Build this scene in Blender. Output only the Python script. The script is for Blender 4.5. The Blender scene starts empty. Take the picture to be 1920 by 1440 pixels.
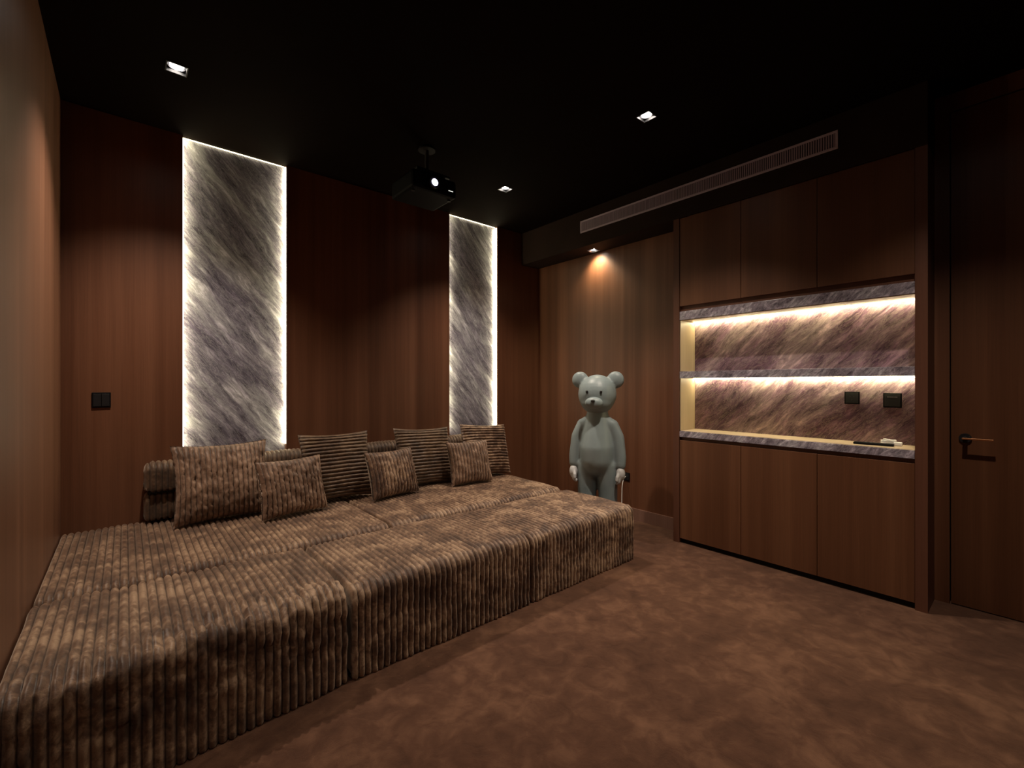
import bpy, bmesh, math, random
from mathutils import Vector, Matrix, noise
R = math.radians
random.seed(7)
sc = bpy.context.scene
C = sc.collection

# ------------------------------------------------------------------ camera
cam_d = bpy.data.cameras.new('camera'); cam = bpy.data.objects.new('camera', cam_d); C.objects.link(cam)
cam_d.sensor_width = 36.0; cam_d.lens = 36.0 * 845.0 / 1920.0
cam_d.clip_start = 0.02
cam.location = (0, 0, 1.25); cam.rotation_euler = (R(90), 0, R(-40.63))
sc.camera = cam
# ------------------------------------------------------------------ world, exposure
w = bpy.data.worlds.new('world'); sc.world = w; w.use_nodes = True
w.node_tree.nodes['Background'].inputs[0].default_value = (0.01, 0.008, 0.008, 1)
w.node_tree.nodes['Background'].inputs[1].default_value = 0.1
sc.view_settings.view_transform = 'Standard'; sc.view_settings.look = 'None'
sc.view_settings.gamma = 1.0; sc.view_settings.use_curve_mapping = False
sc.view_settings.exposure = 0.0
# light powers (the lamps themselves are built with their fixtures below)
SPOT_W = 118.0; SPOT_COL = (1.0, 0.84, 0.68); SPOT_ANGLE = 102
SOFFIT_SPOT_W = 26.0
LED_NICHE = 40.0; LED_NICHE_COL = (1.0, 0.88, 0.50)
LED_WALL = 18.0; LED_WALL_COL = (1.0, 0.88, 0.55)

# room numbers (metres)
XL, XW, XC = -0.285, 3.5625, 3.32        # left wall, right wall, cabinet front plane
YB, YF = 3.69, -1.7                      # back wall face, wall behind the camera
HC = 2.90                                # ceiling
SOF = 2.556                              # underside of the soffit

# ------------------------------------------------------------------ materials
class N:
    def __init__(s, name):
        s.m = bpy.data.materials.new(name); s.m.use_nodes = True
        s.t = s.m.node_tree; s.n = s.t.nodes; s.l = s.t.links
        s.b = s.n['Principled BSDF']
    def add(s, kind, **kw):
        x = s.n.new(kind)
        for k, v in kw.items(): setattr(x, k, v)
        return x
    def link(s, a, b): s.l.new(a, b)
    def ramp(s, fac, stops):
        r = s.add('ShaderNodeValToRGB'); e = r.color_ramp.elements
        while len(e) < len(stops): e.new(0.5)
        for i, (p, c) in enumerate(stops):
            e[i].position = p; e[i].color = (*c, 1)
        s.link(fac, r.inputs[0]); return r.outputs[0]
    def pos(s, scale=(1, 1, 1), rot=(0, 0, 0), obj=False):
        if obj: src = s.add('ShaderNodeTexCoord').outputs['Object']
        else: src = s.add('ShaderNodeNewGeometry').outputs['Position']
        mp = s.add('ShaderNodeMapping'); mp.inputs['Scale'].default_value = scale
        mp.inputs['Rotation'].default_value = rot
        s.link(src, mp.inputs[0]); return mp.outputs[0]
    def noise(s, vec, scale, detail=4, rough=0.55, dist=0.0):
        x = s.add('ShaderNodeTexNoise'); x.inputs['Scale'].default_value = scale
        x.inputs['Detail'].default_value = detail; x.inputs['Roughness'].default_value = rough
        x.inputs['Distortion'].default_value = dist
        s.link(vec, x.inputs['Vector']); return x.outputs['Fac']
    def mix(s, a, b, fac, mode='MIX'):
        x = s.add('ShaderNodeMix', data_type='RGBA', blend_type=mode)
        for i, v in ((6, a), (7, b), (0, fac)):
            if isinstance(v, (int, float)): x.inputs[i].default_value = v
            elif isinstance(v, tuple): x.inputs[i].default_value = (*v, 1)
            else: s.link(v, x.inputs[i])
        return x.outputs[2]
    def bump(s, h, strength, dist=0.01):
        x = s.add('ShaderNodeBump'); x.inputs['Strength'].default_value = strength
        x.inputs['Distance'].default_value = dist
        s.link(h, x.inputs['Height']); s.link(x.outputs[0], s.b.inputs['Normal'])
    def set(s, **kw):
        for k, v in kw.items():
            i = s.b.inputs[k.replace('_', ' ')]
            if isinstance(v, bpy.types.NodeSocket): s.link(v, i)
            else: i.default_value = (*v, 1) if isinstance(v, tuple) else v
        return s

def wood(name, dark, mid, light, rough=0.42):
    s = N(name)
    broad = s.noise(s.pos((4.2, 4.2, 0.10)), 1.0, 2, 0.5)
    streak = s.noise(s.pos((14, 14, 0.25)), 1.0, 3, 0.5, 0.3)
    grain = s.noise(s.pos((190, 190, 2.2)), 1.0, 3, 0.6)
    c1 = s.ramp(broad, [(0.33, dark), (0.52, mid), (0.70, light)])
    c2 = s.ramp(streak, [(0.35, dark), (0.55, mid), (0.72, light)])
    c = s.mix(c1, c2, 0.45)
    g = s.ramp(grain, [(0.35, (0.90, 0.89, 0.88)), (0.6, (1.04, 1.03, 1.02))])
    c = s.mix(c, g, 0.9, 'MULTIPLY')
    s.set(Base_Color=c, Roughness=rough); s.b.inputs['Specular IOR Level'].default_value = 0.5
    s.bump(grain, 0.12, 0.002)
    return s.m

def plain(name, col, rough=0.5, metal=0.0, spec=0.5, nscale=None, amt=0.15):
    s = N(name)
    if nscale:
        f = s.noise(s.pos((nscale,) * 3), 1.0, 3)
        c = s.ramp(f, [(0.3, tuple(x * (1 - amt) for x in col)), (0.7, tuple(min(1, x * (1 + amt)) for x in col))])
        s.set(Base_Color=c)
    else: s.set(Base_Color=col)
    s.set(Roughness=rough, Metallic=metal); s.b.inputs['Specular IOR Level'].default_value = spec
    return s.m

def emis(name, col, strength):
    s = N(name); s.set(Base_Color=(0.0, 0.0, 0.0), Emission_Color=col, Emission_Strength=strength)
    return s.m

def marble(name, a, b, dark, mid, light, vein, s1=1.3, s2=9.0, rough=0.3):
    """streaks run along a; b is the direction across them (both unit vectors in the slab's plane)"""
    s = N(name)
    P = s.add('ShaderNodeNewGeometry').outputs['Position']
    warp = s.add('ShaderNodeTexNoise'); warp.inputs['Scale'].default_value = 2.4; warp.inputs['Detail'].default_value = 5
    s.link(P, warp.inputs['Vector'])
    ws = s.add('ShaderNodeVectorMath', operation='MULTIPLY_ADD')
    s.link(warp.outputs['Color'], ws.inputs[0]); ws.inputs[1].default_value = (0.07,) * 3; s.link(P, ws.inputs[2])
    def dots(ka, kb, src):
        out = s.add('ShaderNodeCombineXYZ')
        for k, (v, q) in enumerate(((a, ka), (b, kb))):
            d = s.add('ShaderNodeVectorMath', operation='DOT_PRODUCT')
            s.link(src, d.inputs[0]); d.inputs[1].default_value = tuple(x * q for x in v)
            s.link(d.outputs['Value'], out.inputs[k])
        return out.outputs[0]
    n1 = s.noise(dots(s1, s2 * 0.6, ws.outputs[0]), 1.0, 8, 0.68, 0.15)
    n2 = s.noise(dots(s1 * 3.2, s2 * 2.6, ws.outputs[0]), 1.0, 9, 0.80, 0.5)
    n3 = s.noise(dots(s1 * 7, s2 * 6.0, ws.outputs[0]), 1.0, 8, 0.75, 1.0)
    c = s.ramp(n1, [(0.38, dark), (0.5, mid), (0.60, light)])
    v = s.ramp(n2, [(0.39, (0.30, 0.28, 0.32)), (0.46, (0.80, 0.80, 0.82)), (0.53, (1.05, 1.05, 1.05)), (0.60, (2.0, 2.0, 1.98))])
    c = s.mix(c, v, 0.9, 'MULTIPLY')
    f = s.ramp(n3, [(0.478, (0, 0, 0)), (0.498, (1, 1, 1)), (0.502, (1, 1, 1)), (0.522, (0, 0, 0))])
    fb = s.add('ShaderNodeMath', operation='MULTIPLY'); fb.inputs[1].default_value = 0.45
    s.link(f, fb.inputs[0])
    c = s.mix(c, vein, fb.outputs[0])
    s.set(Base_Color=c, Roughness=rough)
    s.bump(n2, 0.25, 0.004)
    return s.m

def corduroy(name, dark, mid, light):
    s = N(name)
    P = s.pos()
    big = s.noise(s.pos((5.5, 5.5, 5.5)), 1.0, 4, 0.6, 0.4)
    med = s.noise(s.pos((26, 26, 26)), 1.0, 4, 0.65, 0.6)
    fine = s.noise(s.pos((260, 260, 260)), 1.0, 3, 0.6)
    a = s.add('ShaderNodeMath', operation='MULTIPLY_ADD'); a.inputs[1].default_value = 0.55
    s.link(big, a.inputs[0])
    h = s.add('ShaderNodeMath', operation='MULTIPLY'); h.inputs[1].default_value = 0.45
    s.link(med, h.inputs[0]); s.link(h.outputs[0], a.inputs[2])
    c = s.ramp(a.outputs[0], [(0.41, dark), (0.50, mid), (0.585, light)])
    g = s.ramp(fine, [(0.3, (0.75, 0.74, 0.72)), (0.7, (1.15, 1.15, 1.15))])
    c = s.mix(c, g, 0.8, 'MULTIPLY')
    # groove shade put into the colour: dark between the ribs, paler on the crowns
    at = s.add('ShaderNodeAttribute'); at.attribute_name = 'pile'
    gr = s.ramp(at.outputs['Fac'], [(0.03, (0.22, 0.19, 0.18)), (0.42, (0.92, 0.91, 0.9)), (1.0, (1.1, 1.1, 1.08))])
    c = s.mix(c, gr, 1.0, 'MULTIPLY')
    s.set(Base_Color=c, Roughness=0.5)
    s.b.inputs['Specular IOR Level'].default_value = 0.45
    s.b.inputs['Sheen Weight'].default_value = 0.5
    s.b.inputs['Sheen Roughness'].default_value = 0.45
    s.b.inputs['Sheen Tint'].default_value = (0.95, 0.75, 0.60, 1)
    mb = s.add('ShaderNodeMath', operation='MULTIPLY_ADD'); mb.inputs[1].default_value = 0.5
    s.link(fine, mb.inputs[0]); s.link(med, mb.inputs[2])
    s.bump(mb.outputs[0], 0.4, 0.004)
    return s.m

M = {}
M['wood'] = wood('walnut_veneer', (0.100, 0.036, 0.0165), (0.165, 0.066, 0.033), (0.240, 0.105, 0.056))
M['wood_cab'] = wood('walnut_veneer_cabinet', (0.10, 0.038, 0.017), (0.135, 0.054, 0.025), (0.185, 0.080, 0.038), 0.4)
M['wood_edge'] = wood('walnut_edge', (0.10, 0.038, 0.022), (0.13, 0.052, 0.030), (0.165, 0.070, 0.042), 0.42)
M['wood_left_lit'] = wood('walnut_veneer_lit', (0.135, 0.055, 0.030), (0.22, 0.100, 0.056), (0.32, 0.155, 0.090))  # same veneer, lightened to put the lamp's glow into the left wall's colour
M['base'] = wood('baseboard_wood', (0.20, 0.105, 0.075), (0.25, 0.135, 0.10), (0.30, 0.17, 0.13), 0.35)
M['shadow_gap'] = plain('dark_toe', (0.012, 0.007, 0.006), 0.8)
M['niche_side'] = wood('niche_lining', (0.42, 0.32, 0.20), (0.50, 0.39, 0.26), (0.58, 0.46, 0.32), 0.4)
M['ceiling'] = plain('dark_ceiling_paint', (0.0068, 0.0036, 0.0026), 0.9, spec=0.05, nscale=3)
M['soffit'] = plain('soffit_paint', (0.030, 0.018, 0.014), 0.8, spec=0.1, nscale=3)
M['plain_wall'] = plain('dark_rear_wall', (0.10, 0.05, 0.035), 0.6, nscale=2)
s2 = math.sqrt(0.5)
M['marble_back'] = marble('marble_back_wall', (0.62, 0, -0.78), (0.78, 0, 0.62),
    (0.105, 0.09, 0.13), (0.20, 0.185, 0.235), (0.40, 0.395, 0.44), (0.66, 0.67, 0.68))
M['marble_niche'] = marble('marble_niche', (0, -0.72, 0.69), (0, 0.69, 0.72),
    (0.105, 0.050, 0.082), (0.20, 0.118, 0.165), (0.37, 0.265, 0.29), (0.62, 0.52, 0.42), s1=1.3, s2=7)
M['marble_edge'] = marble('marble_shelf', (0, -0.72, 0.69), (0, 0.69, 0.72),
    (0.15, 0.12, 0.15), (0.27, 0.23, 0.275), (0.40, 0.37, 0.41), (0.62, 0.60, 0.64), s1=4.5, s2=16, rough=0.2)
M['cord'] = corduroy('brown_plush_corduroy', (0.072, 0.036, 0.024), (0.170, 0.095, 0.060), (0.38, 0.25, 0.165))
M['cord_dark'] = corduroy('dark_plush_corduroy', (0.060, 0.033, 0.021), (0.115, 0.066, 0.040), (0.18, 0.112, 0.068))
M['cord_light'] = corduroy('light_plush_corduroy', (0.13, 0.072, 0.046), (0.22, 0.130, 0.086), (0.35, 0.225, 0.155))
M['black'] = plain('black_plastic', (0.006, 0.006, 0.007), 0.6, spec=0.1)
M['black_matte'] = plain('black_matte_metal', (0.010, 0.010, 0.012), 0.5)
M['pole'] = plain('grey_metal', (0.10, 0.10, 0.105), 0.4, 0.6)
M['copper'] = plain('copper_metal', (0.75, 0.36, 0.17), 0.3, 0.9)
M['chrome'] = plain('satin_aluminium', (0.55, 0.56, 0.58), 0.28, 0.9)
M['vent'] = plain('vent_aluminium', (0.55, 0.45, 0.53), 0.55, 0.0)
M['vent_dark'] = plain('vent_shadow', (0.05, 0.04, 0.05), 0.8)
M['white'] = plain('white_plastic', (0.75, 0.74, 0.70), 0.4)
M['toy'] = plain('grey_green_vinyl', (0.25, 0.305, 0.32), 0.42, nscale=5, amt=0.05)
M['toy_pale'] = plain('pale_grey_vinyl', (0.60, 0.60, 0.61), 0.42)
M['toy_eye'] = plain('dark_vinyl', (0.02, 0.02, 0.02), 0.3)
M['lamp_frame'] = plain('dark_lamp_frame', (0.03, 0.03, 0.032), 0.4, 0.3)
M['reflector'] = plain('dark_reflector', (0.10, 0.10, 0.11), 0.3, 0.8)
M['lamp'] = emis('lamp_glow', (1.0, 0.90, 0.80), 30.0)
M['led_wall'] = emis('wall_led_glow', LED_WALL_COL, LED_WALL)
M['led_wall_soft'] = emis('wall_led_glow_soft', LED_WALL_COL, LED_WALL * 0.22)
M['led_niche'] = emis('niche_led_glow', LED_NICHE_COL, LED_NICHE)
M['lens'] = emis('projector_lens_glow', (0.80, 0.74, 1.0), 12.0)
M['indicator'] = emis('indicator_glow', (0.9, 0.9, 0.8), 1.2)
def carpet():
    s = N('brown_cut_pile_carpet')
    a = s.noise(s.pos((3.2, 3.2, 3.2)), 1.0, 5, 0.6, 0.8)
    b = s.noise(s.pos((12, 12, 12)), 1.0, 4, 0.6, 0.5)
    f = s.noise(s.pos((420, 420, 420)), 1.0, 2, 0.6)
    m = s.add('ShaderNodeMath', operation='MULTIPLY_ADD'); m.inputs[1].default_value = 0.55
    h = s.add('ShaderNodeMath', operation='MULTIPLY'); h.inputs[1].default_value = 0.45
    s.link(b, h.inputs[0]); s.link(a, m.inputs[0]); s.link(h.outputs[0], m.inputs[2])
    c = s.ramp(m.outputs[0], [(0.34, (0.055, 0.022, 0.013)), (0.5, (0.094, 0.041, 0.024)), (0.64, (0.160, 0.077, 0.045))])
    g = s.ramp(f, [(0.3, (0.7, 0.7, 0.7)), (0.7, (1.15, 1.15, 1.15))])
    c = s.mix(c, g, 0.8, 'MULTIPLY')
    s.set(Base_Color=c, Roughness=0.9); s.b.inputs['Specular IOR Level'].default_value = 0.1
    s.b.inputs['Sheen Weight'].default_value = 0.25
    s.b.inputs['Sheen Tint'].default_value = (0.9, 0.7, 0.55, 1)
    mm = s.add('ShaderNodeMath', operation='MULTIPLY_ADD'); mm.inputs[1].default_value = 0.3
    s.link(f, mm.inputs[0]); s.link(b, mm.inputs[2])
    s.bump(mm.outputs[0], 0.5, 0.01)
    return s.m
M['carpet'] = carpet()

# ------------------------------------------------------------------ helpers
def link(name, me, mat, parent=None, smooth=False):
    o = bpy.data.objects.new(name, me); C.objects.link(o)
    if mat: me.materials.append(M[mat] if isinstance(mat, str) else mat)
    if parent: o.parent = parent
    if smooth:
        for p in me.polygons: p.use_smooth = True
    return o
def from_bm(name, bm, mat, parent=None, smooth=False):
    bmesh.ops.recalc_face_normals(bm, faces=bm.faces)
    me = bpy.data.meshes.new(name); bm.to_mesh(me); bm.free()
    return link(name, me, mat, parent, smooth)
def add_box(bm, a, b, bev=0.0):
    bm2 = bmesh.new(); bmesh.ops.create_cube(bm2, size=1.0)
    a, b = Vector(a), Vector(b); c = (a + b) / 2; d = b - a
    for v in bm2.verts: v.co = Vector((c.x + v.co.x * d.x, c.y + v.co.y * d.y, c.z + v.co.z * d.z))
    if bev: bmesh.ops.bevel(bm2, geom=bm2.edges[:], offset=bev, segments=2, affect='EDGES', profile=0.5)
    me = bpy.data.meshes.new('t'); bm2.to_mesh(me); bm2.free(); bm.from_mesh(me); bpy.data.meshes.remove(me)
def box(name, a, b, mat, parent=None, bev=0.0):
    """a, b are world coordinates; parents sit unrotated so their location is subtracted"""
    bm = bmesh.new(); add_box(bm, a, b, bev)
    if parent is not None: bmesh.ops.translate(bm, vec=-base(parent), verts=bm.verts)
    return from_bm(name, bm, mat, parent)
def base(o):
    v = Vector(o.location)
    while o.parent: o = o.parent; v += Vector(o.location)
    return v
def add_cyl(bm, p, q, r0, r1=None, seg=24, caps=True):
    r1 = r0 if r1 is None else r1
    p, q = Vector(p), Vector(q); d = q - p
    rot = d.to_track_quat('Z', 'Y').to_matrix().to_4x4()
    mt = Matrix.Translation((p + q) / 2) @ rot
    bmesh.ops.create_cone(bm, cap_ends=caps, segments=seg, radius1=r0, radius2=r1, depth=d.length, matrix=mt)
def tube_mesh(name, pts, r, mat, parent=None, seg=10):
    cu = bpy.data.curves.new(name, 'CURVE'); cu.dimensions = '3D'
    sp = cu.splines.new('NURBS'); sp.points.add(len(pts) - 1); sp.use_endpoint_u = True; sp.order_u = 3
    for i, p in enumerate(pts): sp.points[i].co = (*p, 1)
    cu.bevel_depth = r; cu.bevel_resolution = 3; cu.resolution_u = 10; cu.use_fill_caps = True
    o = bpy.data.objects.new(name, cu); C.objects.link(o)
    me = bpy.data.meshes.new_from_object(o.evaluated_get(bpy.context.evaluated_depsgraph_get()))
    bpy.data.objects.remove(o); me.name = name
    return link(name, me, mat, parent, True)
def tag(o, label=None, cat=None, group=None, kind=None):
    if label: o['label'] = label
    if cat: o['category'] = cat
    if group: o['group'] = group
    if kind: o['kind'] = kind
    return o
def empty(name, loc, label, cat, group=None):
    o = bpy.data.objects.new(name, None); C.objects.link(o); o.location = loc; o.empty_display_size = 0.05
    return tag(o, label, cat, group)
def struct(name, a, b, mat, parent=None):
    o = box(name, a, b, mat, parent)
    if parent is None: o['kind'] = 'structure'
    return o

# ------------------------------------------------------------------ room shell
struct('floor', (XL - .2, YF - .1, -0.1), (XW + .1, YB + .15, 0), 'carpet')
struct('wall_left', (XL - .12, YF - .1, 0), (XL, YB, HC), 'wood_left_lit')
struct('wall_front', (XL - .12, YF - .12, 0), (XW + .1, YF, HC), 'plain_wall')

wb = struct('wall_back', (XL - .12, YB + .062, 0), (XW + .1, YB + .16, HC + .1), 'wood')
P1, P2 = (0.29, 0.922), (2.372, 2.962)
for a, b in ((XL, P1[0]), (P1[1], P2[0]), (P2[1], XW)):
    box('wood_panel', (a, YB, 0), (b, YB + .062, HC), 'wood', wb)
for a, b in (P1, P2):
    box('marble_panel', (a, YB + .045, 0), (b, YB + .062, HC), 'marble_back', wb)['label'] = 'backlit grey marble panel'
    for x, sx in ((a, 1), (b, -1)):
        box('led_strip', (x, YB + .010, 0.80), (x + sx * .005, YB + .040, HC - .012), 'led_wall', wb)['label'] = 'glowing vertical strip light'
    box('led_strip', (a + .006, YB + .030, HC - .006), (b - .006, YB + .038, HC - .001), 'led_wall_soft', wb)

# right wall is a slab; the door leaf sits in it
struct('wall_right', (XW, 0.325, 0), (XW + .12, YB, HC), 'wood')
struct('wall_right_near', (XW, YF, 0), (XW + .12, -0.62, HC), 'wood')
struct('trim_2', (XW + .005, -0.62, 2.80), (XW + .12, 0.325, HC), 'wood')
struct('baseboard_right', (XW - .012, 1.905, 0), (XW, YB, 0.105), 'base')
door = struct('door_1', (XW + .004, -0.613, 0.006), (XW + .05, 0.319, 2.79), 'wood_cab')
dh = bpy.data.objects.new('door_handle', None); C.objects.link(dh); dh.parent = door
dh['label'] = 'lever handle with a copper top edge and black rosette'
bm = bmesh.new(); add_cyl(bm, (XW + .004, .262, .948), (XW - .006, .262, .948), .026, seg=32)
add_cyl(bm, (XW - .004, .262, .948), (XW - .052, .262, .948), .010, seg=20)
from_bm('rosette', bm, 'black_matte', dh)
bm = bmesh.new(); add_box(bm, (XW - .060, .150, .944), (XW - .048, .272, .953), .002)
from_bm('lever', bm, 'copper', dh)

# ceiling with real square openings for the downlights
LX, LY = (0.204, 2.44), (0.22, 1.57, 2.93)
HW = 0.047
def grid_slab(name, x0, x1, y0, y1, z0, z1, holes, mat):
    xs = sorted({x0, x1, *[h[0] - HW for h in holes], *[h[0] + HW for h in holes]})
    ys = sorted({y0, y1, *[h[1] - HW for h in holes], *[h[1] + HW for h in holes]})
    bm = bmesh.new(); V = {}
    def v(x, y, z):
        k = (round(x, 5), round(y, 5), z)
        if k not in V: V[k] = bm.verts.new((x, y, z))
        return V[k]
    for i in range(len(xs) - 1):
        for j in range(len(ys) - 1):
            cx, cy = (xs[i] + xs[i + 1]) / 2, (ys[j] + ys[j + 1]) / 2
            hole = any(abs(cx - h[0]) < HW and abs(cy - h[1]) < HW for h in holes)
            q = [(xs[i], ys[j]), (xs[i + 1], ys[j]), (xs[i + 1], ys[j + 1]), (xs[i], ys[j + 1])]
            if not hole:
                bm.faces.new([v(x, y, z0) for x, y in q])
            else:
                for k in range(4):
                    a, b = q[k], q[(k + 1) % 4]
                    bm.faces.new([v(*a, z0), v(*b, z0), v(*b, z1), v(*a, z1)])
            bm.faces.new([v(x, y, z1) for x, y in q])
    # rim
    for (a, b) in (((x0, y0), (x1, y0)), ((x1, y0), (x1, y1)), ((x1, y1), (x0, y1)), ((x0, y1), (x0, y0))):
        bm.faces.new([bm.verts.new((*a, z0)), bm.verts.new((*b, z0)), bm.verts.new((*b, z1)), bm.verts.new((*a, z1))])
    o = from_bm(name, bm, mat); o['kind'] = 'structure'; return o
holes = [(x, y) for x in LX for y in LY]
grid_slab('ceiling', XL - .12, XW + .12, YF - .1, YB + .06, HC, HC + .12, holes, 'ceiling')
# soffit (boxed beam) along the right wall, its underside carries one downlight
SOFX = XC - .012
SL = (3.478, 2.83)
sof = bmesh.new()
add_box(sof, (SOFX, 0.388, SOF), (SOFX + .012, YB, HC))
add_box(sof, (SOFX + .012, 0.388, SOF), (XW, 0.40, HC))
tmp = bpy.data.meshes.new('t')
o = grid_slab('soffit_underside', SOFX + .012, XW, 1.89, YB, SOF, SOF + .10, [SL], 'soffit')
sof.from_mesh(o.data); bpy.data.objects.remove(o)
o = from_bm('trim_1', sof, 'soffit'); o['kind'] = 'structure'; o['label'] = 'boxed soffit along the right wall'

# linear air grille in the soffit face
VX = SOFX
vy0, vy1, vz0, vz1 = 0.792, 2.845, 2.690, 2.803
vent = empty('air_vent', (VX, (vy0 + vy1) / 2, vz0), 'long narrow grey linear air grille set in the dark soffit', 'air vent')
bm = bmesh.new(); f = .014
add_box(bm, (VX - .008, vy0, vz0), (VX + .001, vy1, vz0 + f), .001); add_box(bm, (VX - .008, vy0, vz1 - f), (VX + .001, vy1, vz1), .001)
add_box(bm, (VX - .008, vy0, vz0 + f), (VX + .001, vy0 + f, vz1 - f)); add_box(bm, (VX - .008, vy1 - f, vz0 + f), (VX + .001, vy1, vz1 - f))
bmesh.ops.translate(bm, vec=-base(vent), verts=bm.verts); from_bm('frame', bm, 'chrome' if 0 else 'vent', vent)
bm = bmesh.new(); n = 150
for i in range(n):
    y = vy0 + f + (i + .5) * (vy1 - vy0 - 2 * f) / n
    add_box(bm, (VX - .006, y - .0038, vz0 + f), (VX - .001, y + .0038, vz1 - f))
bmesh.ops.translate(bm, vec=-base(vent), verts=bm.verts)
from_bm('slats', bm, plain('vent_slat_metal', (0.42, 0.33, 0.40), 0.55), vent)['kind'] = 'stuff'
box('backing', (VX - .001, vy0 + f, vz0 + f), (VX - .0001, vy1 - f, vz1 - f), 'vent_dark', vent)

# ------------------------------------------------------------------ downlights
def downlight(x, y, z, label, watts, square=True, group=None, aim=(0, 0), angle=None, col=None):
    t = empty('downlight', (x, y, z), label, 'ceiling light', group)
    bm = bmesh.new(); h = HW
    if square:
        for (a, b) in (((-h, -h), (h, -h + .006)), ((-h, h - .006), (h, h)), ((-h, -h + .006), (-h + .006, h - .006)), ((h - .006, -h + .006), (h, h - .006))):
            add_box(bm, (a[0], a[1], -.004), (b[0], b[1], .03))
        from_bm('frame', bm, 'lamp_frame', t)
    else:
        bmesh.ops.create_cone(bm, cap_ends=False, segments=32, radius1=.043, radius2=.034, depth=.012, matrix=Matrix.Translation((0, 0, .002)))
        from_bm('frame', bm, 'chrome', t)
    # reflector can
    bm = bmesh.new()
    rings = [(.040, .012), (.039, .030), (.034, .058), (.0, .060)]
    prev = None
    for r, zz in rings:
        ring = [bm.verts.new((r * math.cos(k * math.tau / 28), r * math.sin(k * math.tau / 28), zz)) for k in range(28)] if r else [bm.verts.new((0, 0, zz))]
        if prev:
            for k in range(28):
                a, b = prev[k], prev[(k + 1) % 28]
                if len(ring) == 1: bm.faces.new([a, b, ring[0]])
                else: bm.faces.new([a, b, ring[(k + 1) % 28], ring[k]])
        prev = ring
    # black baffle plate round the can
    add_ring = [( .041, .014)]
    rr = from_bm('reflector', bm, 'reflector', t, True)
    bm = bmesh.new()
    bmesh.ops.create_cone(bm, cap_ends=True, segments=32, radius1=.031, radius2=.026, depth=.012, matrix=Matrix.Translation((0, 0, .020)))
    lamp = from_bm('lamp_lens', bm, 'lamp', t, False); lamp['label'] = 'glowing lamp lens'
    L = bpy.data.lights.new('lamp_light', 'SPOT'); L.energy = watts; L.color = col or SPOT_COL
    L.spot_size = R(angle or SPOT_ANGLE); L.spot_blend = 1.0; L.shadow_soft_size = 0.025
    lo = bpy.data.objects.new('lamp_light', L); C.objects.link(lo); lo.parent = t; lo.location = (0, 0, -0.012)
    lo.rotation_euler = (R(aim[0]), R(aim[1]), 0)
    return t
LBL = {(0, 2): 'square recessed downlight in the ceiling above the sofa, nearest the left wall',
       (1, 2): 'square recessed downlight in the ceiling above the far end of the sofa',
       (1, 1): 'square recessed downlight in the ceiling over the open carpet before the cabinets',
       (0, 1): 'recessed downlight over the near left sofa module, above the frame',
       (0, 0): 'recessed downlight just behind the camera on the left side',
       (1, 0): 'recessed downlight over the carpet in front of the door'}
for i, x in enumerate(LX):
    for j, y in enumerate(LY):
        downlight(x, y, HC, LBL[(i, j)], SPOT_W * (0.24 if (i == 0 and j < 2) else (0.8, 1.25, 1.0)[j] if i else 1.1), group='square ceiling downlights')
downlight(SL[0], SL[1], SOF, 'small round downlight under the soffit above the grey figure', SOFFIT_SPOT_W, False, angle=120, aim=(0, -14), col=(1.0, 0.86, 0.56))

# ------------------------------------------------------------------ projector
pj = empty('projector', (1.60, 2.78, HC), 'black ceiling projector on a thin pole with its lens lit', 'projector')
def pbm(name, fn, mat, parent=pj, smooth=False):
    bm = bmesh.new(); fn(bm); o = from_bm(name, bm, mat, parent, smooth); return o
pbm('ceiling_plate', lambda b: add_cyl(b, (0, 0, -.02), (0, 0, 0), .06, .05), 'black_matte')
pbm('pole', lambda b: add_cyl(b, (0, 0, -.20), (0, 0, -.018), .014), 'pole')
def bracket(b):
    add_box(b, (-.13, -.10, -.215), (.13, .10, -.198), .004)
    add_box(b, (-.10, -.085, -.255), (-.085, .085, -.213), .002); add_box(b, (.085, -.085, -.255), (.10, .085, -.213), .002)
    add_cyl(b, (0, 0, -.255), (0, 0, -.21), .03)
pbm('bracket', bracket, 'black_matte')
pbm('body', lambda b: add_box(b, (-.20, -.17, -.375), (.135, .14, -.255), .018), 'black')
def ringf(b):
    add_cyl(b, (-.045, -.167, -.315), (-.045, -.185, -.315), .042, .038, 32, True)
pbm('lens_ring', ringf, 'black_matte')
pbm('lens', lambda b: add_cyl(b, (-.045, -.184, -.315), (-.045, -.188, -.315), .024, .020, 24), 'lens')['label'] = 'glowing bluish white lens'
pbm('indicator_light', lambda b: add_box(b, (.070, -.1725, -.335), (.105, -.1695, -.331)), 'indicator')
def grille(b):
    for k in range(8): add_box(b, (-.185 + k * .011, -.1725, -.355), (-.180 + k * .011, -.1695, -.275))
pbm('grille', grille, 'black_matte')['kind'] = 'stuff'
for sx in (-.17, .105):
    pbm('foot', lambda b: add_cyl(b, (sx, -.12, -.385), (sx, -.12, -.373), .012), 'black_matte')
L = bpy.data.lights.new('projector_light', 'SPOT'); L.energy = 8; L.color = (0.8, 0.8, 1.0); L.spot_size = R(34); L.spot_blend = .2; L.shadow_soft_size = .02
lo = bpy.data.objects.new('projector_light', L); C.objects.link(lo); lo.parent = pj; lo.location = (-.045, -.20, -.315); lo.rotation_euler = (R(80), 0, R(180))

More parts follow.
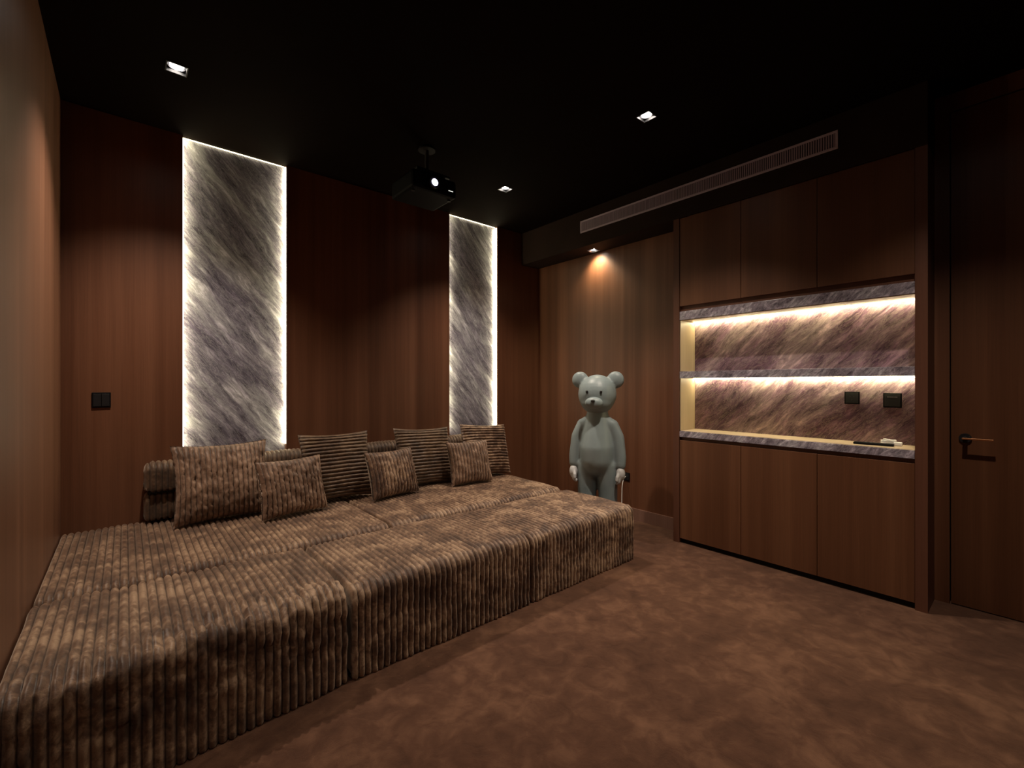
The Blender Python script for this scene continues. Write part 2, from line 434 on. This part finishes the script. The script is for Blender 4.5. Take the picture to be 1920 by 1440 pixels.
# ------------------------------------------------------------------ cabinet wall
Y0, Y1 = 0.441, 1.838
dy = (Y1 - Y0) / 3
ZT0, ZT1 = 0.812, 0.882       # worktop underside / top (edge 0.046 thick is set back below)
CT0, CT1 = 0.834, 0.881
SH0, SH1 = 1.296, 1.348
LN0, LN1 = 1.753, 1.820
UD0 = 1.862
XBK = 3.548                   # face of the marble lining
for i in range(3):
    ya, yb = Y1 - (i + 1) * dy, Y1 - i * dy
    pos = ('left', 'middle', 'right')[i]
    lab = {'left': 'lower walnut cabinet nearest the grey figure', 'middle': 'lower walnut cabinet in the middle of the three',
           'right': 'lower walnut cabinet nearest the door'}[pos]
    t = empty('lower_cabinet', (XC + .1, (ya + yb) / 2, 0), lab, 'cabinet', 'lower cabinets under the lit niche')
    box('carcass', (XC + .022, ya + .0005, .032), (XW - .004, yb - .0005, CT0 - .004), 'wood_edge', t)
    box('cabinet_door', (XC, ya + .0015, .036), (XC + .020, yb - .0015, CT0 - .026), 'wood_cab', t, .0012)
    box('toe_kick', (XC + .03, ya, 0), (XC + .05, yb, .032), 'shadow_gap', t)
    lab = {'left': 'upper walnut cabinet nearest the grey figure', 'middle': 'upper walnut cabinet in the middle of the three',
           'right': 'upper walnut cabinet nearest the door'}[pos]
    t = empty('upper_cabinet', (XC + .1, (ya + yb) / 2, UD0), lab, 'cabinet', 'upper cabinets above the lit niche')
    box('carcass', (XC + .022, ya + .0005, LN1 + .002), (XW - .004, yb - .0005, SOF - .002), 'wood_edge', t)
    box('cabinet_door', (XC, ya + .0015, UD0), (XC + .020, yb - .0015, SOF - .003), 'wood_cab', t, .0012)
o = box('end_panel', (XC - .006, Y1 + .0005, 0), (XW - .004, Y1 + .050, SOF - .001), 'wood_edge'); tag(o, 'tall walnut end panel of the cabinets beside the grey figure', 'end panel', 'tall cabinet end panels')
o = box('end_panel', (XC - .006, Y0 - .053, 0), (XW - .004, Y0 - .0005, SOF - .001), 'wood_edge'); tag(o, 'tall walnut end panel of the cabinets beside the door', 'end panel', 'tall cabinet end panels')
o = box('back_panel', (XBK, Y0 + .001, CT1 + .001), (XW - .004, Y1 - .001, LN0 - .001), 'marble_niche'); tag(o, 'streaked purple-brown marble lining at the back of the lit niche', 'marble panel')
o = box('countertop', (XC - .004, Y0 + .001, CT0), (XW - .006, Y1 - .001, CT1), 'marble_edge', None, .0015); tag(o, 'grey marble worktop over the lower cabinets', 'countertop')
box('top_lining', (XC + .002, Y0 + .001, CT1), (XBK - .001, Y1 - .009, CT1 + .003), 'niche_side', o)['label'] = 'pale top surface of the worktop'
o = box('marble_shelf', (XC - .002, Y0 + .001, SH0), (XBK - .002, Y1 - .001, SH1), 'marble_edge', None, .0015); tag(o, 'grey marble shelf across the middle of the lit niche', 'shelf')
o = box('marble_lintel', (XC - .002, Y0 + .001, LN0), (XW - .006, Y1 - .001, LN1), 'marble_edge', None, .0015); tag(o, 'grey marble board closing the top of the lit niche', 'shelf')
box('underside_lining', (XC + .012, Y0 + .001, LN0 - .003), (XBK - .037, Y1 - .009, LN0), 'niche_side', o)['label'] = 'pale underside'
for za, zb, lab in ((CT1, SH0, 'pale wood side lining of the lower niche compartment'), (SH1, LN0, 'pale wood side lining of the upper niche compartment')):
    o = box('side_lining', (XC + .004, Y1 - .008, za + .004), (XBK - .001, Y1 - .0012, zb - .004), 'niche_side'); tag(o, lab, 'side panel', 'niche side linings')
for z, lab in ((LN0, 'glowing warm strip light under the marble board at the niche top'), (SH0, 'glowing warm strip light under the middle marble shelf')):
    o = empty('led_strip_light', (XBK - .02, (Y0 + Y1) / 2, z), lab, 'strip light', 'niche strip lights')
    box('channel', (XBK - .036, Y0 + .003, z - .004), (XBK - .012, Y1 - .010, z), 'chrome', o)
    box('diffuser', (XBK - .034, Y0 + .004, z - .009), (XBK - .014, Y1 - .011, z - .004), 'led_niche', o)

def wall_plate(name, x, y, z, w_, h_, label, cat, detail):
    """plate on an X-facing surface at x, front towards -X"""
    t = empty(name, (x, y, z), label, cat)
    bm = bmesh.new(); add_box(bm, (-.008, -w_ / 2, -h_ / 2), (0, w_ / 2, h_ / 2), .002)
    from_bm('plate', bm, 'black', t)
    bm = bmesh.new(); add_box(bm, (-.0095, -w_ / 2 + .007, -h_ / 2 + .007), (-.0075, w_ / 2 - .007, h_ / 2 - .007), .0008)
    from_bm('insert', bm, 'black_matte', t)
    if detail == 'line':
        bm = bmesh.new(); add_box(bm, (-.0105, -.024, h_ * .22), (-.0090, .024, h_ * .22 + .0025)); from_bm('chrome_line', bm, 'chrome', t)
    if detail == 'socket':
        bm = bmesh.new()
        for yy, zz in ((-.010, .008), (.010, .008), (0, -.012)): add_box(bm, (-.0100, yy - .0015, zz - .005), (-.0094, yy + .0015, zz + .005))
        from_bm('socket_slots', bm, 'vent_dark', t)
    return t
wall_plate('wall_socket', XBK, .775, 1.161, .080, .080, 'black square socket on the niche marble, left of the two', 'socket', 'socket')
wall_plate('light_switch', XBK, .574, 1.150, .088, .088, 'black square switch with a thin bright line on the niche marble', 'switch', 'line')
wall_plate('wall_socket', XW, 2.505, .385, .075, .075, 'black socket low on the wall behind the grey figure', 'socket', 'socket')
t = empty('light_switch', (-.11, YB, 1.153), 'black two gang switch on the wood wall left of the marble panel', 'switch')
bm = bmesh.new(); add_box(bm, (-.043, -.008, -.046), (.043, 0, .046), .002); from_bm('plate', bm, 'black', t)
for s in (-1, 1):
    bm = bmesh.new(); add_box(bm, (s * .019 - .0175, -.0105, -.038), (s * .019 + .0175, -.0075, .038), .001); from_bm('rocker', bm, 'black_matte', t)

# things on the worktop
t = empty('remote_control', (3.405, .640, CT1 + .003), 'flat dark remote control lying on the marble worktop', 'remote control')
t.rotation_euler = (0, 0, R(4))
bm = bmesh.new(); add_box(bm, (-.022, -.095, 0), (.022, .095, .014), .004); from_bm('body', bm, 'black', t)
bm = bmesh.new()
for k in range(6):
    for j in (-1, 0, 1): add_box(bm, (j * .011 - .003, -.08 + k * .022, .0135), (j * .011 + .003, -.072 + k * .022, .0155), .0005)
from_bm('buttons', bm, 'pole', t)
t = empty('charging_cable', (3.47, .585, CT1 + .003), 'coiled white charging cable with its plug lying beside the dark remote', 'cable')
pts = []
for k in range(46):
    a = k * math.tau / 11; rr = .026 + .006 * math.sin(k * 1.7)
    pts.append((rr * math.cos(a) * .8, rr * math.sin(a) * 1.35, .005 + .0006 * k + .002 * math.sin(k * 2.3)))
tube_mesh('cord', pts, .0032, 'white', t)
bm = bmesh.new(); add_box(bm, (-.018, -.07, 0), (.010, -.03, .022), .005); from_bm('plug', bm, 'white', t)

# ------------------------------------------------------------------ plain toy bear statue (generic stand-in)
fig = empty('bear_statue', (3.04, 2.43, 0), 'tall grey-green vinyl toy figure with pale hands standing in the alcove', 'statue')
fig.rotation_euler = (0, 0, R(-62))
SPH = {}
def sph(bm, m, seg):
    if seg not in SPH:
        b = bmesh.new(); bmesh.ops.create_uvsphere(b, u_segments=seg, v_segments=seg // 2 + 2, radius=1)
        b.verts.index_update(); SPH[seg] = ([v.co.copy() for v in b.verts], [[v.index for v in f.verts] for f in b.faces]); b.free()
    vs = [bm.verts.new(m @ c) for c in SPH[seg][0]]
    for f in SPH[seg][1]: bm.faces.new([vs[i] for i in f])
def ell(bm, c, r, rot=None, seg=28):
    sph(bm, Matrix.Translation(c) @ (rot or Matrix.Identity(4)) @ Matrix.Diagonal((*r, 1)), seg)
def limb(bm, pts, n=9):
    for (p, r0), (q, r1) in zip(pts, pts[1:]):
        for k in range(n + 1):
            t = k / n; c = Vector(p).lerp(Vector(q), t); r = r0 + (r1 - r0) * t
            sph(bm, Matrix.Translation(c) @ Matrix.Diagonal((r, r, r, 1)), 18)
def fused(name, bm, mat, parent, vox=.009, it=12):
    me = bpy.data.meshes.new('t'); bm.to_mesh(me); bm.free()
    o = bpy.data.objects.new('t', me); C.objects.link(o)
    md = o.modifiers.new('r', 'REMESH'); md.mode = 'VOXEL'; md.voxel_size = vox
    ms = o.modifiers.new('s', 'SMOOTH'); ms.iterations = it; ms.factor = .5
    dg = bpy.context.evaluated_depsgraph_get(); dg.update()
    me2 = bpy.data.meshes.new_from_object(o.evaluated_get(dg)); bpy.data.objects.remove(o)
    me2.name = name; me2.materials.clear()
    return link(name, me2, mat, parent, True)
bm = bmesh.new()
limb(bm, [((0, -.012, .62), .142), ((0, -.012, .70), .145), ((0, -.006, .80), .128), ((0, 0, .90), .108), ((0, 0, .97), .095), ((0, 0, 1.03), .085)], 12)
for s in (-1, 1):
    limb(bm, [((s * .085, 0, .56), .088), ((s * .088, 0, .30), .080), ((s * .090, 0, .10), .078)])
    limb(bm, [((s * .06, 0, .935), .058), ((s * .118, 0, .905), .052)], 6)
    ell(bm, (s * .095, -.06, .055), (.088, .150, .062)); ell(bm, (s * .095, -.03, .02), (.080, .13, .022))
    limb(bm, [((s * .128, 0, .905), .050), ((s * .172, .0, .80), .053), ((s * .193, -.012, .64), .050), ((s * .196, -.022, .575), .043)])
fused('body', bm, 'toy', fig)
bm = bmesh.new(); ell(bm, (0, -.008, 1.165), (.160, .150, .165)); ell(bm, (0, -.02, 1.11), (.140, .135, .115))
for s in (-1, 1):
    ell(bm, (s * .150, .01, 1.285), (.072, .040, .072))
h = fused('head', bm, 'toy', fig, .008, 4)
bm = bmesh.new(); ell(bm, (0, -.150, 1.095), (.075, .045, .050)); fused('muzzle', bm, 'toy', h, .006, 3)
for s in (-1, 1):
    bm = bmesh.new(); ell(bm, (s * .058, -.152, 1.185), (.011, .008, .014), seg=14); from_bm('eye', bm, 'toy_eye', h, True)
bm = bmesh.new(); ell(bm, (0, -.197, 1.112), (.018, .010, .012), seg=14); from_bm('nose', bm, 'toy_eye', h, True)
for s in (-1, 1):
    bm = bmesh.new()
    x0 = s * .196
    ell(bm, (x0, -.028, .505), (.038, .050, .062))
    for k in range(4):
        yk = -.062 + k * .023
        limb(bm, [((x0 - s * .002, yk, .475), .0145), ((x0 - s * .008, yk - .002, .445 - (.008 if k in (1, 2) else 0)), .0135), ((x0 - s * .024, yk, .432), .012)], 4)
    limb(bm, [((x0 - s * .01, -.062, .515), .015), ((x0 - s * .020, -.082, .485), .0145), ((x0 - s * .022, -.086, .460), .013)], 4)
    fused('hand', bm, 'toy_pale', fig, .0045, 3)['label'] = 'pale grey hand'
o = tube_mesh('power_cord', [(3.548, 2.505, .385), (3.49, 2.50, .37), (3.44, 2.47, .20), (3.40, 2.44, .03), (3.32, 2.40, .006), (3.22, 2.42, .006), (3.165, 2.43, .03)], .0035, 'white')
tag(o, 'thin white power cord running down from the low socket behind the grey figure', 'cord')


# ------------------------------------------------------------------ sofa
def path_rrect(y0, y1, z0, z1, rt, rb, step):
    """closed loop in YZ: starts front-bottom, up the front, over the top, down the back, along the bottom"""
    pts = []
    def line(a, b):
        n = max(1, int(math.dist(a, b) / step))
        for i in range(n): pts.append((a[0] + (b[0] - a[0]) * i / n, a[1] + (b[1] - a[1]) * i / n))
    def arc(cy, cz, r, a0, a1):
        n = max(3, int(abs(a1 - a0) * r / step) + 2)
        for i in range(n):
            a = a0 + (a1 - a0) * i / n; pts.append((cy + r * math.cos(a), cz + r * math.sin(a)))
    line((y0, z0 + rb), (y0, z1 - rt)); arc(y0 + rt, z1 - rt, rt, math.pi, math.pi / 2)
    line((y0 + rt, z1), (y1 - rt, z1)); arc(y1 - rt, z1 - rt, rt, math.pi / 2, 0)
    line((y1, z1 - rt), (y1, z0 + rb)); arc(y1 - rb, z0 + rb, rb, 0, -math.pi / 2)
    line((y1 - rb, z0), (y0 + rb, z0)); arc(y0 + rb, z0 + rb, rb, -math.pi / 2, -math.pi)
    return pts
def ribbed_block(name, x0, x1, y0, y1, z0, z1, rt=.05, rend=.028, rb=.012, pitch=.0295, amp=.0135, mat='cord', parent=None,
                 step=.022, per=8, wob=.004, sag=.0, crumple=None, skew=0.0, seed=0.0, org=(0, 0, 0)):
    nr = max(2, round((x1 - x0) / pitch)); p = (x1 - x0) / nr
    ns = nr * per
    cols = []
    for i in range(ns + 1):
        x = x0 + i * p / per
        u = (i % per) / per
        h = amp * (abs(math.sin(math.pi * u)) ** 0.7) - amp * .6
        e = 0.0
        d = min(x - x0, x1 - x)
        if d < rend: e = rend - math.sqrt(max(0, rend * rend - (rend - d) ** 2))
        cols.append((x, h, e))
    verts, faces = [], []
    loop0 = path_rrect(y0, y1, z0, z1, rt, rb, step); m = len(loop0)
    cy, cz = (y0 + y1) / 2, (z0 + z1) / 2
    nrm = []
    for k in range(m):
        a, b = loop0[k - 1], loop0[(k + 1) % m]
        t = (b[0] - a[0], b[1] - a[1]); l = math.hypot(*t) or 1
        nrm.append((-t[1] / l, t[0] / l))
    for x, h, e in cols:
        for k, (y, z) in enumerate(loop0):
            ny, nz = nrm[k]
            q = Vector((x * 6 + seed, y * 6, z * 6))
            off = h - e * .9
            off += wob * noise.noise(q) * 1.3 + wob * .55 * noise.noise(Vector((x * 30 + seed, y * 11, z * 11)))
            if crumple:
                g = crumple(x, y, z)
                if g > 0:
                    off += g * (.020 * noise.noise(Vector((x * 15, y * 24, z * 24))) + .014 * noise.noise(Vector((x * 48, y * 40, z * 40))))
            yy, zz = y + ny * off, z + nz * off
            if nz > .3 and sag:
                uu = (x - x0) / (x1 - x0); vv = (y - y0) / (y1 - y0)
                zz += sag * (max(0, math.sin(math.pi * uu)) * max(0, math.sin(math.pi * vv))) ** .6
            if skew:
                uu = (x - x0) / (x1 - x0); vv = (y - y0) / (y1 - y0)
                yy -= skew * (1 - uu) * (1 - vv) ** 2
            zz = max(zz, z0)
            verts.append((x - org[0], yy - org[1], zz - org[2]))
    nc = len(cols)
    for i in range(nc - 1):
        for k in range(m):
            a = i * m + k; b = i * m + (k + 1) % m
            faces.append((a, a + m, b + m, b))
    faces.append(tuple(range(m))); faces.append(tuple(reversed(range((nc - 1) * m, nc * m))))
    me = bpy.data.meshes.new(name); me.from_pydata(verts, [], faces); me.update()
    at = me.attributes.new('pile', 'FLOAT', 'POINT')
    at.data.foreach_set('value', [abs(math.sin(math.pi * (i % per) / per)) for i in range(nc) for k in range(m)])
    return link(name, me, mat, parent, True)

SEAT = .385
fronts = ((-.282, .712), (.722, 1.745), (1.755, 2.762))
def crumple_left(x, y, z):
    d = abs(y - 1.93)
    return max(0, 1 - d / .16) * min(1, max(0, (z - .12) / .1)) * 1.0 + .12
def crumple_mid(x, y, z):
    return max(0, 1 - abs(y - 1.9) / .12) * .35
flabs = ('near left front sofa module of brown ribbed plush against the left wall, front edge crumpled',
         'middle front sofa module of brown ribbed plush', 'right front sofa module of brown ribbed plush, its corner nearest the grey figure')
for i, (a, b) in enumerate(fronts):
    o = ribbed_block('sofa_module', a, b, 1.875 + (.0, -.004, .0)[i], 2.556, 0.0, SEAT + (.006, 0, -.006)[i], rt=.055, sag=.012,
                     crumple=crumple_left if i == 0 else crumple_mid, seed=i * 9.1, skew=(.075, 0, 0)[i], per=8, step=.018, wob=(.007, .004, .004)[i])
    tag(o, flabs[i], 'sofa', 'front row of sofa modules')
rears = ((-.282, 1.240), (1.250, 2.770))
rlabs = ('rear left sofa module of brown ribbed plush, reaching the left wall',
         'rear right sofa module of brown ribbed plush, under the far cushions')
for i, (a, b) in enumerate(rears):
    tag(ribbed_block('sofa_module', a, b, 2.588, YB - .012, 0.0, SEAT, rt=.05, step=.03, sag=.010, seed=31 + i * 7), rlabs[i], 'sofa', 'rear row of sofa modules')
    ba = .085 if i == 0 else a + .005
    bb = b - .005
    t = empty('sofa_backrest', ((a + b) / 2, 3.6, SEAT), ('low dark ribbed plush backrest behind the left cushions, its rounded end free', 'low dark ribbed plush backrest behind the far right cushions')[i], 'backrest', 'low backrests behind the cushions')  # backrest of the rear module, split off as its own object
    og = tuple(t.location)
    ribbed_block('lower_cushion', ba, bb, 3.555, YB - .014, SEAT + .022, .565, rt=.02, mat='cord_dark', parent=t, amp=.012, step=.03, org=og)
    ribbed_block('upper_cushion', ba, bb, 3.53, YB - .014, .585, .762, rt=.06, rend=.055, mat='cord_dark', parent=t, amp=.013, step=.02, org=og, seed=5)
    bm = bmesh.new(); add_box(bm, (ba + .02, 3.575, .55), (bb - .02, YB - .03, .60)); bmesh.ops.translate(bm, vec=-Vector(og), verts=bm.verts)
    from_bm('backrest_support', bm, 'black_matte', t)

def pillow(W, H, T, label, loc, tilt, yaw, roll=0, horizontal=False, pitch=.028, mat='cord', seed=0., group='', wrinkle=.004):
    """stands in local XZ, bottom edge at z=0, front towards -Y"""
    nw = max(4, round((H if horizontal else W) / pitch))
    per = 8
    NA = nw * per                      # samples across ribs
    NB = 34                            # samples along ribs
    def thick(u, v):
        a = max(0, 1 - abs(u) ** 2.4); b = max(0, 1 - abs(v) ** 2.4)
        return T / 2 * (a * b) ** .46
    verts, faces = [], []
    for side in (-1, 1):
        for i in range(NA + 1):
            for j in range(NB + 1):
                s = -1 + 2 * i / NA; r = -1 + 2 * j / NB
                u, v = (r, s) if horizontal else (s, r)
                # pinched sides, pointed corners
                k = 0.08
                x = W / 2 * u * (1 - k * (1 - v * v) * abs(u) ** 3)
                z = H / 2 * v * (1 - k * (1 - u * u) * abs(v) ** 3)
                t = thick(u, v)
                rib = abs(math.sin(math.pi * (i % per) / per)) ** .6
                edge = min(1, (1 - max(abs(u), abs(v))) * 9)
                n1 = noise.noise(Vector((u * 3.2 + seed, v * 3.2, side * 2)))
                n2 = noise.noise(Vector((u * 11 + seed, v * 11, side * 3)))
                y = side * (t + .0015 + edge * (.014 * (rib - .6)) + edge * (wrinkle * n2 + .010 * n1))
                verts.append((x + .004 * n2, y, z + H / 2))
    S = (NA + 1) * (NB + 1)
    for side in (0, 1):
        for i in range(NA):
            for j in range(NB):
                a = side * S + i * (NB + 1) + j; b = a + NB + 1
                f = (a, a + 1, b + 1, b); faces.append(f if side else f[::-1])
    def idx(i, j): return i * (NB + 1) + j
    rim = [idx(i, 0) for i in range(NA)] + [idx(NA, j) for j in range(NB)] + [idx(i, NB) for i in range(NA, 0, -1)] + [idx(0, j) for j in range(NB, 0, -1)]
    for k in range(len(rim)):
        a, b = rim[k], rim[(k + 1) % len(rim)]; faces.append((a, b, b + S, a + S))
    me = bpy.data.meshes.new('cushion'); me.from_pydata(verts, [], faces); me.update()
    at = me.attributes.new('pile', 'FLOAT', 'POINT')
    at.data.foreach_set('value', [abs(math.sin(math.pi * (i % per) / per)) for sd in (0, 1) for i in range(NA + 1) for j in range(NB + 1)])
    o = link('throw_cushion', me, mat, None, True)
    o.matrix_world = Matrix.Translation(loc) @ Matrix.Rotation(R(yaw), 4, 'Z') @ Matrix.Rotation(R(-tilt), 4, 'X') @ Matrix.Rotation(R(roll), 4, 'Y')
    return tag(o, label, 'cushion', group)
gb, gs = 'large cushions along the backrest', 'small cushions in front of the large ones'
Z = SEAT + .018
pillow(.53, .49, .17, 'large brown cushion with vertical ribs, first from the left', (.475, 3.305, Z), 17, 2, mat='cord_light', seed=1, group=gb, wrinkle=.010)
pillow(.52, .50, .15, 'large dark brown cushion with horizontal ribs before the wood panel, behind two small cushions', (1.20, 3.33, Z), 16, 0, horizontal=True, mat='cord_dark', seed=2, group=gb)
pillow(.53, .49, .15, 'large dark brown cushion with horizontal ribs between the middle and right small cushions', (1.925, 3.335, Z), 15, 1, 2, horizontal=True, mat='cord_dark', seed=3, group=gb)
pillow(.50, .49, .16, 'large brown cushion with horizontal ribs, tilted, last at the far right end', (2.555, 3.305, Z), 18, -4, 3, horizontal=True, mat='cord', seed=4, group=gb)
pillow(.43, .375, .13, 'small brown cushion with vertical ribs, left of the three small ones', (.845, 3.13, Z), 18, 10, mat='cord_light', seed=5, group=gs, wrinkle=.007)
pillow(.42, .36, .13, 'small dark brown cushion with vertical ribs, middle of the three small ones', (1.56, 3.15, Z), 19, 9, mat='cord', seed=6, group=gs)
pillow(.40, .37, .13, 'small lighter brown cushion with vertical ribs, right of the three small ones', (2.245, 3.13, Z), 17, -6, mat='cord_light', seed=7, group=gs)
